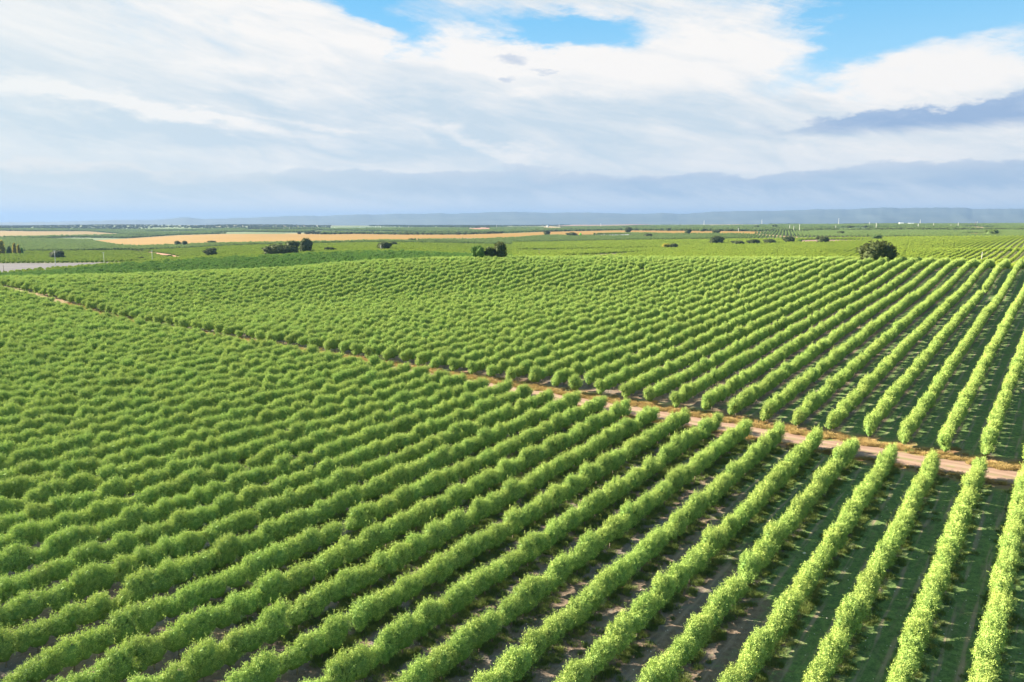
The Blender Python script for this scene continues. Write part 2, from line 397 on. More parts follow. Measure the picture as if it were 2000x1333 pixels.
# distant fields, each a sheet lying on the land: (name, material, top outline, bottom outline, minimum range)
def field_mat(name, c1, c2, c3, sx=.02, sy=.004):
    m, nt, b = new_mat(name); b.inputs['Roughness'].default_value = .95
    tc = nt.nodes.new('ShaderNodeTexCoord'); X, Y, Z = sepxyz(nt, tc.outputs['Object'])
    n1 = noise(nt, combine(nt, X * sy, Y * sx, 0), 1.0, 6, .6, .6); n2 = noise(nt, combine(nt, X * .03, Y * .03, 3), 1.0, 6, .7)
    col = mix(nt, n1.step(.3, .7), c1, c2); col = mix(nt, n2.step(.55, .75) * .6, col, c3)
    nt.links.new(col, b.inputs['Base Color']); return m
MF = {'gold': field_mat('dry_wheat_stubble', (.175, .095, .010), (.21, .12, .018), (.155, .10, .009)),
      'goldgreen': field_mat('half_dry_crop', (.135, .10, .018), (.165, .092, .018), (.105, .10, .014)),
      'pink': field_mat('pinkish_bare_soil', (.17, .105, .075), (.20, .13, .10), (.14, .09, .065)),
      'red': field_mat('red_bare_soil', (.24, .11, .07), (.28, .14, .085), (.20, .12, .07)),
      'stony': field_mat('grey_stony_ground', (.055, .052, .066), (.080, .073, .083), (.04, .04, .04), .05, .03),
      'tan': field_mat('tan_dry_field', (.25, .17, .09), (.29, .20, .11), (.20, .16, .08)),
      'lime': field_mat('fresh_green_crop', (.17, .25, .03), (.21, .28, .04), (.14, .21, .03))}
FIELDS = [
 ('wheat_field', 'goldgreen', [(-160,452),(0,452),(60,453),(170,453),(250,459)], [(-160,469),(0,467),(80,465),(170,462),(250,460)]),
 ('wheat_field', 'gold', [(176,471),(250,467),(350,460.5),(440,458),(560,458),(640,459),(700,458),(780,459.5),(900,459.5),(1000,456.5),(1060,454),(1200,451),(1350,452),(1460,453),(1505,454)],
                        [(176,471.5),(205,477),(235,482),(275,484),(350,481),(420,478.5),(500,477),(640,475.5),(760,472),(870,469),(940,469.5),(1000,467),(1060,462.5),(1110,460),(1250,457),(1310,459),(1450,459),(1505,455)]),
 ('bare_field', 'pink', [(812,470.5),(865,466.5),(940,466),(958,468.6)], [(812,471),(870,470),(930,469.8),(958,469)]),
 ('stony_ground', 'stony', [(-160,517),(0,516),(100,515.5),(180,514.5),(300,512.5)], [(-160,540),(0,536),(60,531),(160,523),(300,513)]),
 ('farm_track', 'red', [(252,490.5),(300,494),(330,498),(352,503)], [(252,491.5),(300,497),(325,505),(352,507)]),
 ('farm_track', 'pink', [(1012,489),(1060,489),(1250,485.6),(1300,485)], [(1012,491.5),(1060,491.5),(1250,486.8),(1300,485.8)]),
 ('farm_track', 'pink', [(1105,501),(1180,497.5),(1262,493.5)], [(1105,503.5),(1190,502),(1262,494.5)]),
 ('farm_track', 'pink', [(1560,471),(1595,469.5),(1650,470),(1700,471)], [(1560,475.5),(1600,475),(1650,473),(1700,471.7)]),
 ('farm_track', 'tan', [(1430,457),(1480,458),(1560,464)], [(1430,458.5),(1480,461),(1560,465.5)]),
 ('bare_field', 'red', [(915,447),(940,446),(957,446)], [(915,449.5),(940,450.5),(957,450.5)]),
 ('bare_field', 'tan', [(1050,444.5),(1075,443.5),(1108,446.5)], [(1050,445),(1075,448),(1108,447.6)]),
 ('bare_field', 'pink', [(1085,442.5),(1130,439.5),(1200,438.2),(1292,437.6)], [(1085,443),(1130,442.3),(1200,442),(1292,438.8)]),
 ('crop_field', 'lime', [(1600,449.5),(1650,447.3),(1695,447.8)], [(1600,450),(1650,450.5),(1695,450.5)]),
 ('bare_field', 'tan', [(1698,448),(1745,449)], [(1698,450.7),(1745,450)]),
 ('bare_field', 'tan', [(1878,444),(1905,444),(1950,446.5)], [(1878,445),(1915,450),(1950,448.5)]),
 ('bare_field', 'goldgreen', [(1878,458),(1900,456.6),(1925,457)], [(1878,460),(1900,461.5),(1925,460.5)]),
 ('bare_field', 'tan', [(1385,441),(1440,439.5),(1500,439.8)], [(1385,443),(1440,442),(1500,441)]),
 ('bare_field', 'pink', [(1560,437.5),(1600,435.9),(1645,437)], [(1560,438.7),(1600,438.9),(1645,438.6)]),
 ('bare_field', 'tan', [(250,461),(290,460.4),(320,460.6)], [(250,462),(290,462),(320,461.4)]),
]
POLY = []
def interp(pl, u): return float(np.interp(u, [q[0] for q in pl], [q[1] for q in pl]))
for name, mk, top, bot in FIELDS:
    u0, u1 = top[0][0], top[-1][0]; us = np.arange(u0, u1 + 1, max(2.0, (u1 - u0) / 260)); us[-1] = u1; nv = 10
    V = []
    for u in us:
        a, b_ = interp(bot, u), interp(top, u)
        if a - b_ < .3: a = b_ + .3
        for t in range(nv):
            v = a + (b_ - a) * t / (nv - 1)
            x, y, z, r_ = cast(u, v, 520, 9000); V.append((x, y, z + .15 + r_ * .0004))
    n = len(us); i, j = np.meshgrid(np.arange(n - 1), np.arange(nv - 1), indexing='ij'); a = (i * nv + j).ravel()
    o = mesh_obj(name, V, np.stack([a, a + nv, a + nv + 1, a + 1], -1), MF[mk], smooth=True); tag(o, kind='structure')
    POLY.append((u0, u1, top, bot))
def in_field(u, v):
    m = np.zeros(len(u), bool)
    for u0, u1, top, bot in POLY:
        t = np.interp(u, [q[0] for q in top], [q[1] for q in top]); b_ = np.interp(u, [q[0] for q in bot], [q[1] for q in bot])
        m |= (u > u0) & (u < u1) & (v > t - .25) & (v < b_ + .25)
    return m
# distant blue mountain range
def build_hills():
    prof_ = [(-700,438),(-300,437.5),(0,436.5),(60,436),(130,435),(250,432),(290,432.5),(330,431),(365,427),(385,428.5),(410,430.5),(450,429),(500,427.5),(540,425.6),(600,423.5),(625,424.5),(690,421.5),(712,421),(750,421.5),(775,419.4),(820,420),(862,418.5),(885,419.7),(930,418),(975,416),(1010,416),(1068,418),(1125,417),(1170,418),(1212,419.5),(1250,420),(1287,418.5),(1337,420.3),(1375,417),(1400,416),(1462,415),(1500,415.5),(1587,413),(1650,413.4),(1712,410.5),(1750,412),(1800,411.5),(1869,412),(1887,414.3),(1962,414.4),(2000,415.6),(2100,414),(2300,417),(2700,424)]
    us = np.linspace(-700, 2700, 900); top = np.interp(us, [q[0] for q in prof_], [q[1] for q in prof_])
    top += .25 * np.sin(us * .13) + .2 * np.sin(us * .31 + 1) + .12 * np.sin(us * .77)
    rr = np.concatenate([np.linspace(14000, 19500, 40), np.linspace(19700, 23000, 8)])
    a = np.arctan2((us - 1000) / F, 1.0); V = np.zeros((len(rr), len(us), 3))
    hz = (438.3 - top) / 1510 * 19500 + CZ
    for k, r_ in enumerate(rr):
        t = np.clip((r_ - 14000) / 5500, 0, 1); f_ = t ** 1.15 if r_ <= 19501 else 1 - (r_ - 19500) / 3500 * 1.1
        rid = np.sin(us * .045 + 1.3 * np.sin(us * .011)) * np.sin(r_ / 900 + us * .02) + .6 * np.sin(us * .11 + r_ / 600)
        z = -30 + (hz + 30) * f_ + rid * 9 * math.sin(math.pi * min(1, t)) * (hz / 350)
        V[k] = np.stack([r_ * np.sin(a), r_ * np.cos(a), z], -1)
    n = len(us); i, j = np.meshgrid(np.arange(len(rr) - 1), np.arange(n - 1), indexing='ij'); q = (i * n + j).ravel()
    o = mesh_obj('hills', V.reshape(-1, 3), np.stack([q, q + 1, q + n + 1, q + n], -1)[:, ::-1].copy(),
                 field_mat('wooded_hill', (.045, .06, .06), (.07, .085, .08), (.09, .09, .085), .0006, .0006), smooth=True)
    tag(o, kind='structure')
build_hills()
# ---------------------------------------------------------------- trees
def ico_points(n):
    i = np.arange(n) + .5; ph = np.arccos(1 - 2 * i / n); th = math.pi * (1 + 5 ** .5) * i
    return np.stack([np.cos(th) * np.sin(ph), np.sin(th) * np.sin(ph), np.cos(ph)], -1)
def crown_mesh(name, lumps, nshoot, nleaf, llen, lw, slen, up, mat, seed, core=.80, zmin=None, sprig=False):
    """leaf shoots spread over the surface of overlapping lumps, with a solid inner mass of twigs and leaves"""
    g = np.random.default_rng(seed); V = []; Q = []; T = []
    L = np.array(lumps, float)                       # cx,cy,cz,rx,ry,rz
    area = (L[:, 3] * L[:, 4] * L[:, 5]) ** (2 / 3); area /= area.sum()
    def inside(p, skip, k=.86):
        m = np.zeros(len(p), bool)
        for q, l in enumerate(L):
            if q == skip: continue
            m |= ((((p - l[:3]) / (l[3:] * k)) ** 2).sum(1) < 1)
        return m
    base = 0
    for q, l in enumerate(L):
        n = int(nshoot * area[q] * 1.25) + 4
        d = g.normal(size=(n, 3)); d /= np.linalg.norm(d, axis=1)[:, None]
        d[:, 2] = np.where(d[:, 2] < -.35, -d[:, 2] * .6, d[:, 2]); d /= np.linalg.norm(d, axis=1)[:, None]
        p = l[:3] + d * l[3:] * g.uniform(.74, 1.0, (n, 1))
        ok = ~inside(p, q)
        if zmin is not None: ok &= p[:, 2] > zmin
        p = p[ok]; d = d[ok]; n = len(p)
        nd = d / l[3:]; nd /= np.linalg.norm(nd, axis=1)[:, None]
        ax = nd * .75 + np.array([0, 0, up]) + g.normal(size=(n, 3)) * .38; ax /= np.linalg.norm(ax, axis=1)[:, None]
        ln = slen * g.uniform(.45, 1.25, n) * np.where(g.random(n) < .08, 1.6, 1.0)
        tone = g.random(n)
        if sprig:
            tp = (nd[:, 2] > .15) & (g.random(n) < .42)
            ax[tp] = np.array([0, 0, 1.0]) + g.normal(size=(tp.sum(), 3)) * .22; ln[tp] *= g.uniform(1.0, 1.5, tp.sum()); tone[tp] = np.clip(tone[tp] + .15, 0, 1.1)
        t = g.random((n, nleaf)) ** .8
        pos = p[:, None] + ax[:, None] * (t * ln[:, None])[..., None] + g.normal(size=(n, nleaf, 3)) * slen * .13
        ld = ax[:, None] * .8 + g.normal(size=(n, nleaf, 3)) * .62; ld /= np.linalg.norm(ld, axis=-1)[..., None]
        # leaf blades mostly face outward so that the lit side of the crown reads as one soft mass
        fn = nd[:, None] + g.normal(size=(n, nleaf, 3)) * .5
        sd = np.cross(ld, fn); sd /= np.linalg.norm(sd, axis=-1)[..., None] + 1e-6
        a = llen * g.uniform(.6, 1.25, (n, nleaf, 1)); w = lw * g.uniform(.7, 1.2, (n, nleaf, 1))
        v = np.stack([pos, pos + ld * a * .5 + sd * w, pos + ld * a, pos + ld * a * .5 - sd * w], 2).reshape(-1, 3)
        k = n * nleaf
        V.append(v); Q.append(np.arange(k * 4).reshape(k, 4) + base); base += k * 4
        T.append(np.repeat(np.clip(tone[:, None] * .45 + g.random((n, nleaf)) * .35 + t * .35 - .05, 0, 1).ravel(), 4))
    # inner mass: bumpy ellipsoids
    nu, nv = 14, 9
    for l in L:
        th = np.linspace(0, 2 * math.pi, nu, endpoint=False); ph = np.linspace(.06, math.pi - .06, nv)
        PH, TH = np.meshgrid(ph, th, indexing='ij'); d = np.stack([np.cos(TH) * np.sin(PH), np.sin(TH) * np.sin(PH), np.cos(PH)], -1)
        v = l[:3] + d * l[3:] * core * g.uniform(.82, 1.08, (nv, nu, 1)); V.append(v.reshape(-1, 3))
        i, j = np.meshgrid(np.arange(nv - 1), np.arange(nu), indexing='ij'); a = (i * nu + j).ravel(); b = (i * nu + (j + 1) % nu).ravel()
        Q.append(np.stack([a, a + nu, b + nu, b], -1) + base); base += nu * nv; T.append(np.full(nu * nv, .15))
    V = np.concatenate(V); Q = np.concatenate(Q); T = np.concatenate(T)
    o = mesh_obj(name, V, Q, mat, link=False)
    at = o.data.attributes.new('tone', 'FLOAT', 'POINT'); at.data.foreach_set('value', T.astype(np.float32))
    me = o.data; bpy.data.objects.remove(o)
    return me
def tube(path, rad, n=7):
    V = []; Fc = []
    for k, (p, r_) in enumerate(zip(path, rad)):
        for i in range(n):
            a = 2 * math.pi * i / n; V.append((p[0] + r_ * math.cos(a), p[1] + r_ * math.sin(a), p[2]))
        if k:
            for i in range(n): Fc.append(((k-1)*n+i, (k-1)*n+(i+1)%n, k*n+(i+1)%n, k*n+i))
    Fc.append(tuple(range((len(path)-1)*n, len(path)*n)))
    return V, Fc
def trunk_mesh(name, h, r0, limbs, seed, spread):
    g = random.Random(seed); V = []; Fc = []
    def add(path, rad):
        v, f_ = tube(path, rad); b = len(V); V.extend(v); Fc.extend([tuple(i + b for i in q) for q in f_])
    lean = (g.uniform(-.1, .1) * h, g.uniform(-.1, .1) * h)
    add([(0, 0, -.3 * r0 / .1 * .5), (0, 0, .05 * h), (lean[0] * .5, lean[1] * .5, .5 * h), (lean[0], lean[1], h)], [r0 * 1.6, r0 * 1.15, r0 * .9, r0 * .8])
    for i in range(limbs):
        a = 2 * math.pi * (i + g.random() * .6) / limbs; s = spread * g.uniform(.6, 1)
        add([(lean[0], lean[1], h * .85), (lean[0] + s * .4 * math.cos(a), lean[1] + s * .4 * math.sin(a), h * 1.5), (lean[0] + s * math.cos(a), lean[1] + s * math.sin(a), h * 2.3)], [r0 * .6, r0 * .42, r0 * .2])
    me = bpy.data.meshes.new(name); me.from_pydata(V, [], Fc); me.materials.append(M_BARK)
    me.polygons.foreach_set('use_smooth', np.ones(len(me.polygons), bool)); return me
NV = 6
olive_crowns = []; olive_trunks = []
for s in range(NV):
    g = np.random.default_rng(100 + s); lumps = [(g.uniform(-.25, .25), g.uniform(-.15, .15), 1.65, 1.6, .92, 1.35)]
    for q in range(8):
        lumps.append((g.uniform(-1.75, 1.75), g.uniform(-.38, .38), g.uniform(.95, 2.9), g.uniform(.6, 1.0), g.uniform(.48, .76), g.uniform(.5, .85)))
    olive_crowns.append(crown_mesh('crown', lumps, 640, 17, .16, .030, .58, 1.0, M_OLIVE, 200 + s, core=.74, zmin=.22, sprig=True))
    olive_trunks.append(trunk_mesh('trunk', .75, .085, 4, s, .6))
# ---- positions of the main orchard
def row_xy(k, p, jc=0.0):
    c = C0 - S * k + jc
    return c * cA + p * sA, -c * sA + p * cA
recs = []
SP = 2.7
for k in range(-12, 90):
    for j in range(1, 52):
        recs.append((k, j, P0 - SP * (j - 1), 0))
    for j in range(1, 225):
        recs.append((k, j, P0 + 11.5 + SP * (j - 1), 1))
recs = np.array(recs); g = np.random.default_rng(5)
rk, rj, rp, side = recs.T
rowj = {}
jc = g.normal(0, .07, len(rk)) + .06 * np.sin(rp * .09 + rk * 2.1)
pp = rp + g.normal(0, .22, len(rk)) + np.where(rj == 1, 0, 0) + 1.2 * np.sin(rk * 1.7) * (rj > 0) * .5
cc = C0 - S * rk + jc
ox = cc * cA + pp * sA; oy = -cc * sA + pp * cA
oz = H(ox, oy); ou, ov, oZ = project(ox, oy, oz + 1.8); orr = np.hypot(ox, oy)
crest = np.interp(np.arctan2(ox, oy), azc, [RT[u][0][0] for u in sorted(RT)]) + 26
keep = (oy > 25) & (oZ > 20) & (ou > -140) & (ou < 2180) & (ov < 1480) & (orr < crest) & (g.random(len(rk)) > .004)
# gaps that the photograph shows
def gap(u, v, ru, rv): return ((ou - u) / ru) ** 2 + ((ov - v) / rv) ** 2 < 1
keep &= ~(gap(1921, 573, 10, 7) | gap(1445, 573, 10, 4) | gap(1250, 527, 14, 4) | gap(372, 692, 12, 6) | gap(425, 675, 6, 6))
ids = np.where(keep)[0]
vig = 1 + .025 * np.sin(ox / 23 + 1.3 * np.sin(oy / 31)) * np.sin(oy / 19 + .8) ; small = g.random(len(rk)) < .012; osx = g.uniform(.95, 1.12, len(rk)) * vig * np.where(small, .72, 1); osz = g.uniform(.94, 1.10, len(rk)) * vig * np.where(small, .7, 1); osy = g.uniform(.80, .96, len(rk))
orot = (math.pi / 2 - A) + g.normal(0, .07, len(rk)) + math.pi * (g.random(len(rk)) < .5)
ovar = g.integers(0, NV, len(rk))
# 300 largest in view become individual trees
vis = [i for i in ids if 0 <= ou[i] <= 2000 and ov[i] <= 1345 and side[i] == 0 and rk[i] >= 0]
vis.sort(key=lambda i: oZ[i]); chosen = vis[:300]; chset = set(chosen)
ORD1 = ['', 'first', 'second', 'third', 'fourth', 'fifth', 'sixth', 'seventh', 'eighth', 'ninth', 'tenth', 'eleventh', 'twelfth', 'thirteenth', 'fourteenth', 'fifteenth', 'sixteenth', 'seventeenth', 'eighteenth', 'nineteenth']
def ordinal(n):
    if n < 20: return ORD1[n]
    tens = {2: ('twenty', 'twentieth'), 3: ('thirty', 'thirtieth'), 4: ('forty', 'fortieth')}[n // 10]
    return tens[1] if n % 10 == 0 else tens[0] + '-' + ORD1[n % 10]
# count trees along each row from the track, as they stand
order = {}
for k in set(int(rk[i]) for i in ids):
    line = sorted([i for i in ids if rk[i] == k and side[i] == 0], key=lambda i: -pp[i])
    for n_, i in enumerate(line): order[i] = n_ + 1
protos = {}
GR = 'olive trees in the rows on the near side of the dirt track'
for i in chosen:
    v = int(ovar[i]); loc = (ox[i], oy[i], oz[i]); sc = (float(osx[i]), float(osy[i]), float(osz[i]))
    if v not in protos:
        t = empty('olive_tree', loc, float(orot[i]), sc)
        cr = bpy.data.objects.new('crown', olive_crowns[v]); COL.objects.link(cr); cr.parent = t
        tk = bpy.data.objects.new('trunk', olive_trunks[v]); COL.objects.link(tk); tk.parent = t
        protos[v] = (t, cr, tk)
    else:
        t = copy_tree(protos[v][0], loc, float(orot[i]), sc)
    k = int(rk[i])
    row = 'the row nearest the right edge' if k == 0 else 'the %s row from the right' % ordinal(k + 1)
    n_ = order[i]
    lab = ('olive tree, last one beside the dirt track in %s' % row) if n_ == 1 else ('olive tree, %s from the dirt track in %s' % (ordinal(n_), row))
    tag(t, lab, 'olive tree', GR)
# ---- instancing of the uncountable rest
def scatter(name, x, y, z, rot, sc, idx, objsets, label, cat, mat=None, kind='stuff'):
    n = len(x); me = bpy.data.meshes.new(name); me.vertices.add(n)
    me.vertices.foreach_set('co', np.stack([x, y, z], -1).astype(np.float32).ravel())
    a = me.attributes.new('rot', 'FLOAT_VECTOR', 'POINT'); r3 = np.zeros((n, 3), np.float32); r3[:, 2] = rot; a.data.foreach_set('vector', r3.ravel())
    a = me.attributes.new('scl', 'FLOAT_VECTOR', 'POINT'); a.data.foreach_set('vector', np.asarray(sc, np.float32).ravel())
    a = me.attributes.new('idx', 'INT', 'POINT'); a.data.foreach_set('value', np.asarray(idx, np.int32))
    me.update()
    o = bpy.data.objects.new(name, me); COL.objects.link(o)
    ng = bpy.data.node_groups.new(name, 'GeometryNodeTree')
    ng.interface.new_socket('Geometry', in_out='INPUT', socket_type='NodeSocketGeometry')
    ng.interface.new_socket('Geometry', in_out='OUTPUT', socket_type='NodeSocketGeometry')
    gi = ng.nodes.new('NodeGroupInput'); go = ng.nodes.new('NodeGroupOutput')
    def att(nm, ty):
        q = ng.nodes.new('GeometryNodeInputNamedAttribute'); q.data_type = ty; q.inputs['Name'].default_value = nm
        return next(s for s in q.outputs if s.enabled and s.name == 'Attribute')
    aR, aS, aI = att('rot', 'FLOAT_VECTOR'), att('scl', 'FLOAT_VECTOR'), att('idx', 'INT')
    jo = ng.nodes.new('GeometryNodeJoinGeometry')
    for objs in objsets:
        ji = ng.nodes.new('GeometryNodeJoinGeometry')
        for ob in reversed(objs):
            oi = ng.nodes.new('GeometryNodeObjectInfo'); oi.transform_space = 'ORIGINAL'
            oi.inputs['Object'].default_value = ob; oi.inputs['As Instance'].default_value = True
            ng.links.new(oi.outputs['Geometry'], ji.inputs[0])
        ip = ng.nodes.new('GeometryNodeInstanceOnPoints')
        ng.links.new(gi.outputs[0], ip.inputs['Points']); ng.links.new(ji.outputs[0], ip.inputs['Instance'])
        ip.inputs['Pick Instance'].default_value = True
        ng.links.new(aI, ip.inputs['Instance Index']); ng.links.new(aR, ip.inputs['Rotation']); ng.links.new(aS, ip.inputs['Scale'])
        ng.links.new(ip.outputs[0], jo.inputs[0])
    last = jo.outputs[0]
    if mat:
        sm = ng.nodes.new('GeometryNodeSetMaterial'); ng.links.new(last, sm.inputs[0]); sm.inputs['Material'].default_value = mat; last = sm.outputs[0]
    ng.links.new(last, go.inputs[0])
    md = o.modifiers.new('scatter', 'NODES'); md.node_group = ng
    tag(o, label, cat, kind=kind)
    return o
PC = [protos[v][1] for v in range(NV)]; PT = [protos[v][2] for v in range(NV)]
rest = np.array([i for i in ids if i not in chset])
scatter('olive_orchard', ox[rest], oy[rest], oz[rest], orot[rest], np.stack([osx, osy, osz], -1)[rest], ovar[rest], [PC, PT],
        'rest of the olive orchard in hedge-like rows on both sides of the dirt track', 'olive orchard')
# ---- orchard blocks beyond the crest
def block(name, spacing, step, rng_, test, mat, label, hs, seed, A2=A, jit=.3):
    g = np.random.default_rng(seed); c2, s2 = math.cos(A2), math.sin(A2)
    r1 = rng_[1]; cs = np.arange(-r1, r1, spacing); ps = np.arange(-r1 * .3, r1 * 1.3, step)
    CC, PP = np.meshgrid(cs, ps, indexing='ij'); CC = CC.ravel() + g.normal(0, .15, CC.size); PP = PP.ravel() + g.normal(0, jit, PP.size)
    x = CC * c2 + PP * s2; y = -CC * s2 + PP * c2; r = np.hypot(x, y)
    m = (r > rng_[0] - 40) & (r < r1) & (y > 50) & (np.abs(x) < .74 * y + 20); x, y, r = x[m], y[m], r[m]
    z = H(x, y); u, v, Z = project(x, y, z)
    cr = np.interp(np.arctan2(x, y), azc, [RT[q][0][0] for q in sorted(RT)]) + 34
    m = (r > np.maximum(rng_[0], cr)) & ~in_field(u, v) & test(u, v, r, x, y, g)
    x, y, z, r = x[m], y[m], z[m], r[m]; n = len(x)
    hh = hs * g.uniform(.85, 1.15, (n, 1)); sc = hh * np.stack([g.uniform(.9, 1.15, n), g.uniform(.9, 1.1, n), g.uniform(.9, 1.1, n)], -1)
    scatter(name, x, y, z, (math.pi / 2 - A2) + g.normal(0, .15, n) + math.pi * (g.random(n) < .5), sc, g.integers(0, NV, n), [PC], label, 'olive orchard', mat)
    print(name, n)
def lane(c, per, w): return ((c / per) % 1) * per < w
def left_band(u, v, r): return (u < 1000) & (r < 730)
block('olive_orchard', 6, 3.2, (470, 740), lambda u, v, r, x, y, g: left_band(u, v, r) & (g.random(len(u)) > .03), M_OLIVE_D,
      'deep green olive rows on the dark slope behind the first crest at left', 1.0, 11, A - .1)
block('olive_orchard', 6.8, 4.6, (470, 1650), lambda u, v, r, x, y, g: ~left_band(u, v, r) & (u > 1690) & (g.random(len(u)) > .02), M_OLIVE_Y,
      'yellowish olive rows on the slope beyond the crest at right', .95, 12, .622)
block('olive_orchard', 7, 4.8, (640, 1500), lambda u, v, r, x, y, g: (u <= 1000) & (g.random(len(u)) > .04), M_OLIVE_Y,
      'yellow-green olive rows in the valley below the golden field', .9, 13, A + .35)
block('olive_orchard', 6.2, 4.2, (470, 1650), lambda u, v, r, x, y, g: ~left_band(u, v, r) & (u > 1000) & (u <= 1690) & (g.random(len(u)) > .02), M_OLIVE_Y,
      'yellow-green olive rows beyond the crest, between the centre clump and the biggest oak', .95, 16, .50, .15)
def patch(x, y): return np.sin(x / 170 + 1.1 * np.sin(y / 240)) * np.sin(y / 210 + .7 * np.sin(x / 330)) + .5 * np.sin(x / 61 + y / 83)
block('olive_orchard', 8, 6, (1500, 2700), lambda u, v, r, x, y, g: ((u <= 1000) | (r > 1650)) & (patch(x, y) > -.75) & (g.random(len(u)) > .08), M_OLIVE_G,
      'greyish olive groves in the middle distance around the golden fields', 1.45, 14, A - .3, 1.0)
block('olive_orchard', 15, 13, (2700, 5600), lambda u, v, r, x, y, g: (patch(x * .5, y * .5) > -.45) & (g.random(len(u)) > .2), M_OLIVE_G,
      'faint grey-green groves just below the horizon', 2.3, 15, A + .2, 3.5)
# ---- holm oaks and other single trees
OAKV = []
for s in range(5):
    g = np.random.default_rng(500 + s); lumps = [(0, 0, .45, .38, .38, .44)]
    for q in range(12):
        a = g.uniform(0, 2 * math.pi); rr_ = g.uniform(.12, .34)
        lumps.append((rr_ * math.cos(a), rr_ * math.sin(a), g.uniform(.16, .75), g.uniform(.13, .21), g.uniform(.13, .21), g.uniform(.13, .2)))
    OAKV.append((crown_mesh('crown', lumps, 620, 9, .045, .016, .06, .35, M_OAK, 600 + s, core=.9, zmin=.01), trunk_mesh('trunk', .22, .03, 5, 40 + s, .2)))
POP = []
for s in range(2):
    g = np.random.default_rng(800 + s); lumps = []
    for q in range(9):
        zz = .08 + q * .10; lumps.append((g.uniform(-.07, .07), g.uniform(-.07, .07), zz, (.34 - abs(q - 3) * .04) * g.uniform(.85, 1.15), (.34 - abs(q - 3) * .04) * g.uniform(.85, 1.15), .11 * g.uniform(.8, 1.3)))
    POP.append(crown_mesh('crown', lumps, 620, 9, .07, .03, .07, .6, M_OAK, 820 + s, core=.75, zmin=.02))
TREES = [  # u, base v, width px, height px, material, kind, label
 (545,503,68,21,M_OAK,'long low dark holm oak, left half of the biggest dark clump at left'),
 (599,496,31,25,M_OAK,'tall round holm oak at the right end of the long dark clump'),
 (572,500,36,24,M_OAK,'dark holm oak in the middle of the long clump left of centre'),
 (644,493,27,8,M_OAK,'low brownish bush just right of the long dark clump'),
 (750,491,42,15,M_OAK,'wide dark holm oak with a thin pole in front of it'),
 (769,481,18,7,M_OAK,'small oak peeking out behind the wide oak with the pole'),
 (803,472,17,5,M_OAK,'low flat oak at the lower edge of the golden field, centre left'),
 (935,508,32,29,M_OLIVE_D,'lighter leafy oak, left tree of the crest clump at centre'),
 (958,508,28,26,M_OAK,'lower middle oak of the crest clump at centre'),
 (978,507,38,35,M_OAK,'tallest dark oak of the crest clump at centre'),
 (347,483,14,10,M_OAK,'left oak of the touching pair under the golden field at left'),
 (361,483,15,10,M_OAK,'right oak of the touching pair under the golden field at left'),
 (413,479,17,7,M_OAK,'small domed oak at the lower edge of the golden field, alone'),
 (412,503,36,15,M_OAK,'ragged dark oak standing on the band edge left of the long clump'),
 (112,508,38,15,M_OAK,'broad domed oak beyond the grey stony ground at far left'),
 (33,509,26,4,M_OAK,'very low dark scrub patch at far left near the stony ground'),
 (278,509,14,6,M_OAK,'small brown bush in front of the red farm track at left'),
 (329,503,20,4,M_OAK,'low dark hedge bit beside the red farm track'),
 (1068,461,15,8,M_OAK,'brownish oak on the orange field right of the centre'),
 (1118,464,26,8,M_OAK,'low wide oak at the left end of the white strip'),
 (1227,456,16,10,M_OAK,'round oak with visible trunk on the golden field behind the white strip'),
 (1266,466,22,8,M_OAK,'flat dark oak in the olive rows just below the right end of the white strip'),
 (1305,452,9,5,M_OAK,'small oak at the top edge of the golden strip, right of centre'),
 (1343,460,15,10,M_OAK,'upright dark oak at the right end of the golden strip'),
 (1372,453,18,6,M_OLIVE_G,'pale grey oak above the golden strip'),
 (1398,458,18,7,M_OAK,'spreading oak at the far right tip of the golden strip'),
 (1401,478,34,14,M_OAK,'large rounded dark oak in the yellow-green rows right of centre'),
 (1300,487,20,9,M_AUT,'yellow-brown autumn tree at the corner of the olive rows'),
 (1316,487,20,9,M_OAK,'dark oak touching the yellow-brown autumn tree'),
 (1514,446,13,7,M_OAK,'oak on the pale olive slope, leftmost above the right orchard'),
 (1541,476,27,12,M_OAK,'brown-tinged oak left of the pink bare patch at right'),
 (1562,475,10,6,M_OLIVE_D,'small green tree at the left edge of the pink bare patch'),
 (1606,477,26,12,M_OAK,'round oak at the right edge of the pink bare patch'),
 (1573,454,19,4,M_OAK,'low dark oak beside the three pale poles at right'),
 (1641,460,18,7,M_OAK,'dark oak below the bright green field at right'),
 (1711,470,24,10,M_OLIVE_G,'brown-green oak directly above the biggest oak'),
 (1711,515,88,40,M_OAK,'biggest dark oak of the picture, standing on the crest at right'),
 (1936,463,32,12,M_OLIVE_G,'green bush tree on the ridge near the right edge'),
 (1661,441,17,4,M_OAK,'long low oak group on the pale slope near the horizon'),
 (1690,442,12,4,M_OAK,'small oak pair on the pale slope right of the long low group'),
 (1478,445,12,6,M_OAK,'oak at the upper edge of the grey olive field right of the masts'),
 (1134,463,6,6,M_LIME,'small lime green tree at the left tip of the white strip'),
 (1440,480,34,8,M_OAK,'dark thicket right of the large rounded oak'),
 (1472,479,30,9,M_OAK,'dark thicket in the shaded hollow, second from the rounded oak'),
 (1504,478,28,9,M_OAK,'dark thicket in the shaded hollow nearest the brown-tinged oak'),
 (4,499,18,28,M_AUT,'tall yellow poplar at the left edge of the picture'),
 (19,499,11,18,M_OLIVE_G,'grey-green poplar between two yellow ones at far left'),
 (29,498,11,22,M_AUT,'poplar with an orange-yellow top at far left'),
 (37,499,8,21,M_AUT,'narrow bright yellow poplar, rightmost yellow one at far left'),
 (43,498,7,16,M_OLIVE_D,'dark green tree at the right end of the poplar group'),
]
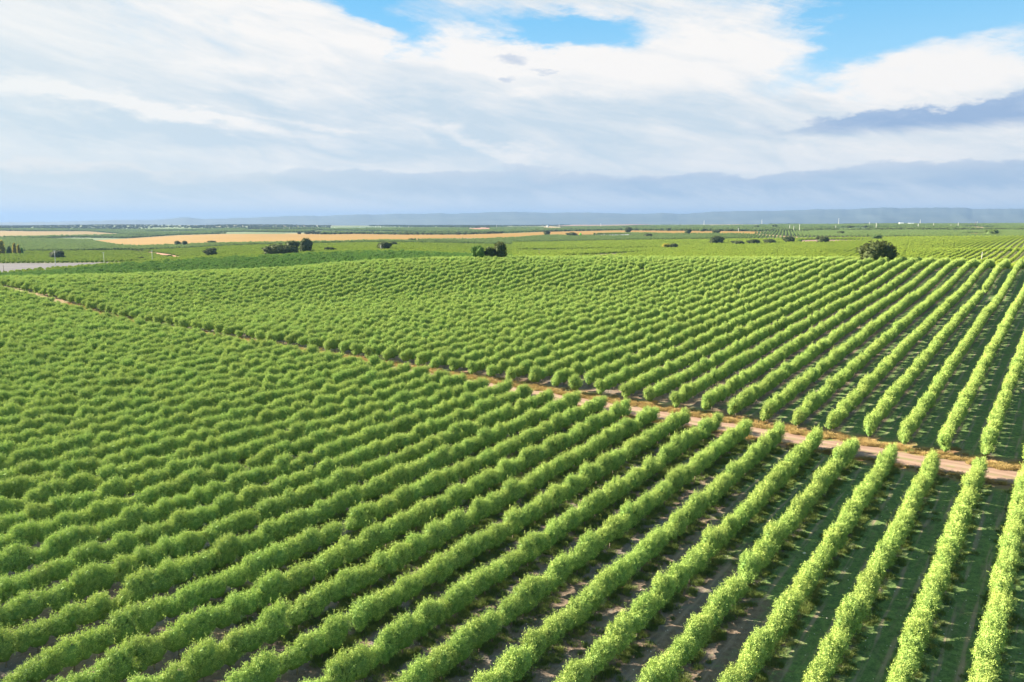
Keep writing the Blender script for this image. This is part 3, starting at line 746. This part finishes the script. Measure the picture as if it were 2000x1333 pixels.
for n_, (u, v, wpx, hpx, mat, lab) in enumerate(TREES):
    x, y, z, r_ = cast(u, v, 400 if v > 503 and u > 900 else 560, 3600)
    if 'crest' in lab:
        az_ = math.atan2(ray(u, v)[0], ray(u, v)[1]); r_ = float(np.interp(az_, azc, [RT[q][0][0] for q in sorted(RT)])) + 4
        x, y = r_ * math.sin(az_), r_ * math.cos(az_); z = float(H(x, y)) - .4
    _, _, Z = project(x, y, z); w_ = wpx / F * Z; h_ = hpx * (.92 if 'poplar' in lab else 1.3) / F * Z
    v_ = n_ % 5; cw = 1.02
    nm = 'poplar_tree' if 'poplar' in lab else ('shrub' if ('bush' in lab or 'scrub' in lab or 'hedge' in lab or 'thicket' in lab) else 'holm_oak')
    if 'lime' in lab or 'autumn tree' in lab or 'green tree' in lab: nm = 'broadleaf_tree'
    t = empty(nm, (x, y, z - .1), rng.uniform(0, 6.28) if wpx < 60 else 0, (w_ / cw, w_ / cw * (.8 if wpx > 30 else 1), h_ / .95))
    me = POP[n_ % 2] if nm == 'poplar_tree' else OAKV[v_][0]
    cr = bpy.data.objects.new('crown', me); COL.objects.link(cr); cr.parent = t
    if mat is not M_OAK:
        cr.material_slots[0].link = 'OBJECT'; cr.material_slots[0].material = mat
    tk = bpy.data.objects.new('trunk', OAKV[v_][1]); COL.objects.link(tk); tk.parent = t
    tag(t, lab, nm.replace('_', ' '), 'poplars at the far left' if 'poplar' in lab else 'single trees scattered over the far fields')
    if n_ in (4, 9, 26, 36, 13): protos['oak%d' % v_] = cr
OC = [o for k, o in protos.items() if isinstance(k, str)]
# far woodland along the horizon
g = np.random.default_rng(77); n = 26000
rr_ = 2600 * (9500 / 2600) ** g.random(n); aa = g.uniform(R(-36), R(36), n); x = rr_ * np.sin(aa); y = rr_ * np.cos(aa)
uu = 1000 + F * np.tan(aa)
dens = (patch(x * .23, y * .12) + .8 * (uu < 650) * (rr_ > 4500) + .35 * (rr_ > 6500)) > .45
x, y, rr_ = x[dens], y[dens], rr_[dens]; z = H(x, y); u, v, Z = project(x, y, z); m = ~in_field(u, v); x, y, z, rr_ = x[m], y[m], z[m], rr_[m]; n = len(x)
sw = g.uniform(11, 20, n); scatter('woodland', x, y, z - .3, g.uniform(0, 6.3, n), np.stack([sw, sw, sw * .55], -1), g.integers(0, len(OC), n), [OC],
        'dark woods and hedgerow oaks along the horizon', 'woodland')
print('woodland', n)
# ---------------------------------------------------------------- poles
M_CONC = plain_mat('pale_concrete', (.50, .48, .44), (.62, .60, .56), .8)
M_DARKW = plain_mat('dark_wood', (.10, .07, .05), (.16, .11, .08), 2)
M_STEEL = plain_mat('galvanised_steel', (.35, .36, .37), (.45, .46, .47), 2, .5)
def box(V, Fc, c, s):
    b = len(V); x, y, z = c; a, d, h = s[0] / 2, s[1] / 2, s[2] / 2
    V += [(x+i*a, y+j*d, z+k*h) for k in (-1, 1) for j in (-1, 1) for i in (-1, 1)]
    Fc += [tuple(b + q for q in f_) for f_ in ((0,2,3,1),(4,5,7,6),(0,1,5,4),(2,6,7,3),(0,4,6,2),(1,3,7,5))]
def make_pole(x, y, z, h, wid, mat, arm):
    t = empty('utility_pole', (x, y, z))
    V, Fc = tube([(0, 0, -1), (0, 0, h * .5), (0, 0, h)], [wid * .6, wid * .45, wid * .32], 8)
    mesh_obj('post', V, Fc, mat, t, smooth=True)
    if arm:
        V, Fc = [], []; box(V, Fc, (0, 0, h - .35 * wid - .2), (h * .16, wid * .5, wid * .5)); mesh_obj('crossarm', V, Fc, M_STEEL, t)
        for s in (-1, 0, 1):
            V, Fc = tube([(s * h * .07, 0, h + .0), (s * h * .07, 0, h + h * .035)], [wid * .2, wid * .14], 6); mesh_obj('insulator', V, Fc, M_CONC, t)
    return t
POLES = [ # u, top v, base v, dark?, label
 (8,517,537,1,'short dark post at the near edge of the grey stony ground'),
 (109,490,522,0,'tall pale pole in front of the broad domed oak at far left'),
 (204,493,521,0,'pale pole on the stony ground, second from the domed oak'),
 (298,490,514,0,'pale pole standing left of the red farm track'),
 (744,479,492,0,'thin pole in front of the wide dark oak'),
 (1053,487,503,1,'dark pole on the crest just right of the centre clump'),
 (1917,492,510,0,'thin pole between the olive rows near the right edge'),
 (1542,440,451,0,'leftmost of the three pale poles above the right orchard'),
 (1550,442,453,0,'middle one of the three pale poles, the shortest'),
 (1561,439,454,0,'thickest pale pole, right one of the three'),
 (1632,441,449,0,'short pole above the bright green field'),
 (1638,422,436,0,'tall white mast against the blue hills, above the bright green field'),
 (1698,434,442,0,'thin faint pole between the small oak pair and the thick pole'),
 (1711,436,448,0,'thick pale pole standing above the yellow end of the green field'),
 (1797,427,438,0,'tall white mast right of the white farm buildings'),
 (1793,437,446,0,'pale pole just above the lone white shed'),
 (1823,436,445,0,'pale pole between the lone shed and the far-right poles'),
 (1857,439,445,0,'shortest pale pole in the line at far right'),
 (1871,436,445,0,'pale pole left of the touching dark and pale posts'),
 (1905,434,443,1,'dark post of the touching pair at far right'),
 (1908,433,443,0,'pale post of the touching pair at far right'),
 (1488,425,437,0,'tall pale mast against the hills, right of centre'),
 (1375,426,437,0,'tall thin mast against the hills above the golden strip'),
 (1442,446,453,0,'thin pole on the grey groves near the right tip of the golden strip'),
 (1173,433,441,0,'thin mast above the pinkish horizon field'),
 (1092,434,442,0,'mast standing left of the pinkish horizon field'),
 (1180,457,461,0,'tiny white post at the white strip'),
 (798,434,440,0,'thin pole on the horizon left of the centre clump'),
 (733,434,440,0,'left pole of a pair on the horizon above the wide oak'),
 (743,434,440,0,'right pole of a pair on the horizon above the wide oak'),
 (703,435,440,0,'single faint pole on the horizon left of that pair'),
 (646,434,440,0,'brighter pole on the horizon above the low brownish bush'),
 (653,435,440,0,'fainter pole right beside the brighter one on the horizon'),
 (565,434,440,0,'horizon pole straight above the long dark clump'),
 (554,436,440,0,'shorter horizon pole left of the one above the long clump'),
 (970,433,440,0,'horizon pole above the centre clump'),
]
for u, vt, vb, dk, lab in POLES:
    x, y, z, r_ = cast(u, vb, 400 if u == 1053 or u == 1917 else 600, 5200)
    _, _, Z = project(x, y, z); h = (vb - vt) / F * Z; wid = max(.28, 1.15 / F * Z * .8)
    if vb <= 442: wid = min(wid, 2.2)
    t = make_pole(x, y, z - .2, h, wid, M_DARKW if dk else M_CONC, h > 9)
    tag(t, lab, 'pole', 'poles and masts across the valley')
# ---------------------------------------------------------------- buildings
M_WHITE = plain_mat('whitewashed_wall', (.52, .52, .51), (.60, .60, .59), .3)
M_ROOF = plain_mat('clay_roof', (.45, .22, .13), (.55, .30, .18), .5)
M_DK = plain_mat('dark_opening', (.03, .03, .03), (.05, .05, .05), 1)
def house(u, v, wpx, hpx, lab, rz=.15, roofm=None):
    x, y, z, r_ = cast(u, v, 900, 5600); _, _, Z = project(x, y, z); w = wpx / F * Z; h = hpx / F * Z; d = w * .6
    t = empty('farm_building', (x, y, z - .3), rz)
    V, Fc = [], []; box(V, Fc, (0, 0, h * .33), (w, d, h * .66)); b = len(V)
    mesh_obj('wall', V, Fc, M_WHITE, t)
    e = .04 * w; h0, h1 = h * .66 + .02, h
    V = [(-w/2-e, -d/2-e, h0), (w/2+e, -d/2-e, h0), (w/2+e, d/2+e, h0), (-w/2-e, d/2+e, h0), (-w/2-e, 0, h1), (w/2+e, 0, h1)]
    mesh_obj('roof', V, [(0, 1, 5, 4), (2, 3, 4, 5), (0, 4, 3), (1, 2, 5), (0, 3, 2, 1)], roofm or M_WHITE, t)
    V, Fc = [], []; box(V, Fc, (0, -d/2 - .02, h * .22), (w * .12, .12, h * .44)); mesh_obj('door', V, Fc, M_DK, t)
    for s in (-.32, .3):
        V, Fc = [], []; box(V, Fc, (s * w, -d/2 - .02, h * .36), (w * .09, .12, h * .2)); mesh_obj('window', V, Fc, M_DK, t)
    tag(t, lab, 'building')
house(1760, 437.5, 8, 4.5, 'left white farm building near the horizon at right')
house(1768.5, 437.6, 3.4, 2.6, 'tiny white shed between the two white farm buildings')
house(1779, 437.7, 11, 3.6, 'wider white farm building, right of its two neighbours')
house(1787, 448.5, 9, 3.6, 'lone white shed standing among the grey olive groves', roofm=M_ROOF)
house(1070, 441.5, 3.2, 5, 'small white house on the horizon right of the centre', .3)
house(669, 447.8, 3.5, 2.2, 'tiny white farmhouse among the groves left of the centre', .4)
# long white polytunnel on the valley floor
def tunnel():
    ax, ay, az_, _ = cast(1142, 462.0, 900); bx, by, bz, _ = cast(1312, 459.0, 900)
    L = math.hypot(bx - ax, by - ay); n = 60; V = []; Fc = []; m = 9; W, Hh = 9.0, 2.7
    nx, ny = -(by - ay) / L, (bx - ax) / L
    for i in range(n + 1):
        t = i / n; x, y = ax + (bx - ax) * t, ay + (by - ay) * t; z = float(H(x, y))
        hh = Hh * (1.0 if t < .62 else .55) 
        for k in range(m):
            a = math.pi * k / (m - 1); V.append((x - ax + nx * W / 2 * math.cos(a), y - ay + ny * W / 2 * math.cos(a), z - az_ + hh * math.sin(a) * (1 + .03 * (i % 2))))
    for i in range(n):
        for k in range(m - 1): a = i * m + k; Fc.append((a, a + 1, a + m + 1, a + m))
    t = empty('polytunnel', (ax, ay, az_)); mesh_obj('cover', V, Fc, M_WHITE, t)
    Vp, Fp = [], []; box(Vp, Fp, (0, 0, 1.1), (.3, 3, 2.2)); mesh_obj('door', Vp, Fp, M_STEEL, t)
    tag(t, 'long low white polytunnel strip between the golden field and the olive rows', 'polytunnel')
tunnel()
# ---------------------------------------------------------------- weeds and stones
def tuft(name, n, hgt, spread, mat, seed, loc):
    g = np.random.default_rng(seed); a = g.uniform(0, 6.28, n); r_ = spread * np.sqrt(g.random(n)); b = np.stack([r_ * np.cos(a), r_ * np.sin(a), np.zeros(n)], -1)
    d = np.stack([np.cos(a) * .6 * r_ / spread, np.sin(a) * .6 * r_ / spread, np.ones(n)], -1) + g.normal(0, .25, (n, 3)); l = hgt * g.uniform(.5, 1.1, (n, 1))
    s = np.stack([-np.sin(a + g.normal(0, 1, n)), np.cos(a), np.zeros(n)], -1) * .035
    V = np.stack([b - s, b + s, b + d * l], 1).reshape(-1, 3)
    o = mesh_obj(name, V, np.arange(n * 3).reshape(n, 3), mat)
    at = o.data.attributes.new('tone', 'FLOAT', 'POINT'); at.data.foreach_set('value', np.repeat(g.random(n), 3).astype(np.float32))
    o.location = [float(q) for q in loc]; return o
M_DRY = leaf_mat('dry_grass', (.30, .21, .08), (.40, .29, .12), .2)
M_WEED = leaf_mat('green_weeds', (.10, .15, .04), (.20, .24, .07), .3)
def at_cp(k, p, dc=0): 
    x, y = row_xy(k, p, dc); return x, y, float(H(x, y))
t1 = tuft('dry_bush', 260, .75, .95, M_DRY, 1, at_cp(5, 142.2, -.4)); tag(t1, 'rusty dry weed clump on the far side of the dirt track, the most orange', 'dry bush')
t2 = tuft('weed_clump', 160, .45, .8, M_WEED, 2, at_cp(3, 141.2, 1.0)); tag(t2, 'green weed clump by the dirt track at right', 'weeds')
g = np.random.default_rng(9); n = 3000
c_ = g.uniform(-330, 12, n); p_ = 140.2 + np.abs(g.normal(0, 1.7, n)); sel = g.random(n) < .22; p_[sel] = 134.2 - np.abs(g.normal(0, .8, sel.sum()))
x = c_ * cA + p_ * sA; y = -c_ * sA + p_ * cA
scatter('dry_grass', x, y, H(x, y), g.uniform(0, 6.3, n), np.stack([g.uniform(.3, 1.0, n)] * 2 + [g.uniform(.25, .75, n)], -1), np.zeros(n), [[t1]], 'tawny dry grass along both edges of the dirt track', 'grass')
n = 14000; kk = g.integers(-1, 26, n); p_ = g.uniform(45, 132, n); dc = g.normal(0, .75, n)
c_ = C0 - S * kk + dc; x = c_ * cA + p_ * sA; y = -c_ * sA + p_ * cA
scatter('weeds', x, y, H(x, y), g.uniform(0, 6.3, n), np.stack([g.uniform(.3, .9, n)] * 2 + [g.uniform(.4, 1.1, n)], -1), np.zeros(n), [[t2]], 'low weeds growing under the olive rows', 'weeds')
def stone():
    d = ico_points(26); 
    import bmesh
    bm = bmesh.new(); bmesh.ops.create_icosphere(bm, subdivisions=1, radius=.14)
    for v in bm.verts: v.co *= random.uniform(.7, 1.25); v.co.z *= .6
    me = bpy.data.meshes.new('stone'); bm.to_mesh(me); bm.free(); me.materials.append(plain_mat('pale_stone', (.45, .40, .36), (.60, .55, .50), 5))
    o = bpy.data.objects.new('stone', me); COL.objects.link(o); x, y, z = at_cp(4, 96, 2.9); o.location = (x, y, z + .05); o.scale = (2.4, 1.6, 1.8)
    tag(o, 'largest pale stone lying between the fourth and fifth olive rows from the right', 'stone'); return o
st_ = stone(); n = 5200; c_ = g.uniform(-150, 10, n); p_ = g.uniform(45, 132, n); x = c_ * cA + p_ * sA; y = -c_ * sA + p_ * cA
s_ = g.uniform(.25, .8, n) ** 1.5
scatter('stones', x, y, H(x, y) + .01, g.uniform(0, 6.3, n), np.stack([s_, s_, s_], -1), np.zeros(n), [[st_]], 'small pale stones strewn on the soil between the rows', 'stones')
# ---------------------------------------------------------------- haze
HAZE = 5.0e-5
if HAZE:
    V, Fc = [], []; top, botm = 440.0, -60.0
    box(V, Fc, (0, 0, (top + botm) / 2), (62000, 62000, top - botm))
    m = bpy.data.materials.new('haze'); m.use_nodes = True; nt = m.node_tree; nt.nodes.clear()
    o_ = nt.nodes.new('ShaderNodeOutputMaterial'); pv = nt.nodes.new('ShaderNodeVolumePrincipled')
    pv.inputs['Color'].default_value = (.135, .225, .405, 1); pv.inputs['Density'].default_value = HAZE; pv.inputs['Anisotropy'].default_value = .1
    nt.links.new(pv.outputs[0], o_.inputs['Volume'])
    h = mesh_obj('haze', V, Fc, m); tag(h, 'thin blue air over the far plain and hills', 'haze', kind='stuff')
SC.cycles.volume_bounces = 1; SC.cycles.max_bounces = 6; SC.cycles.transparent_max_bounces = 4
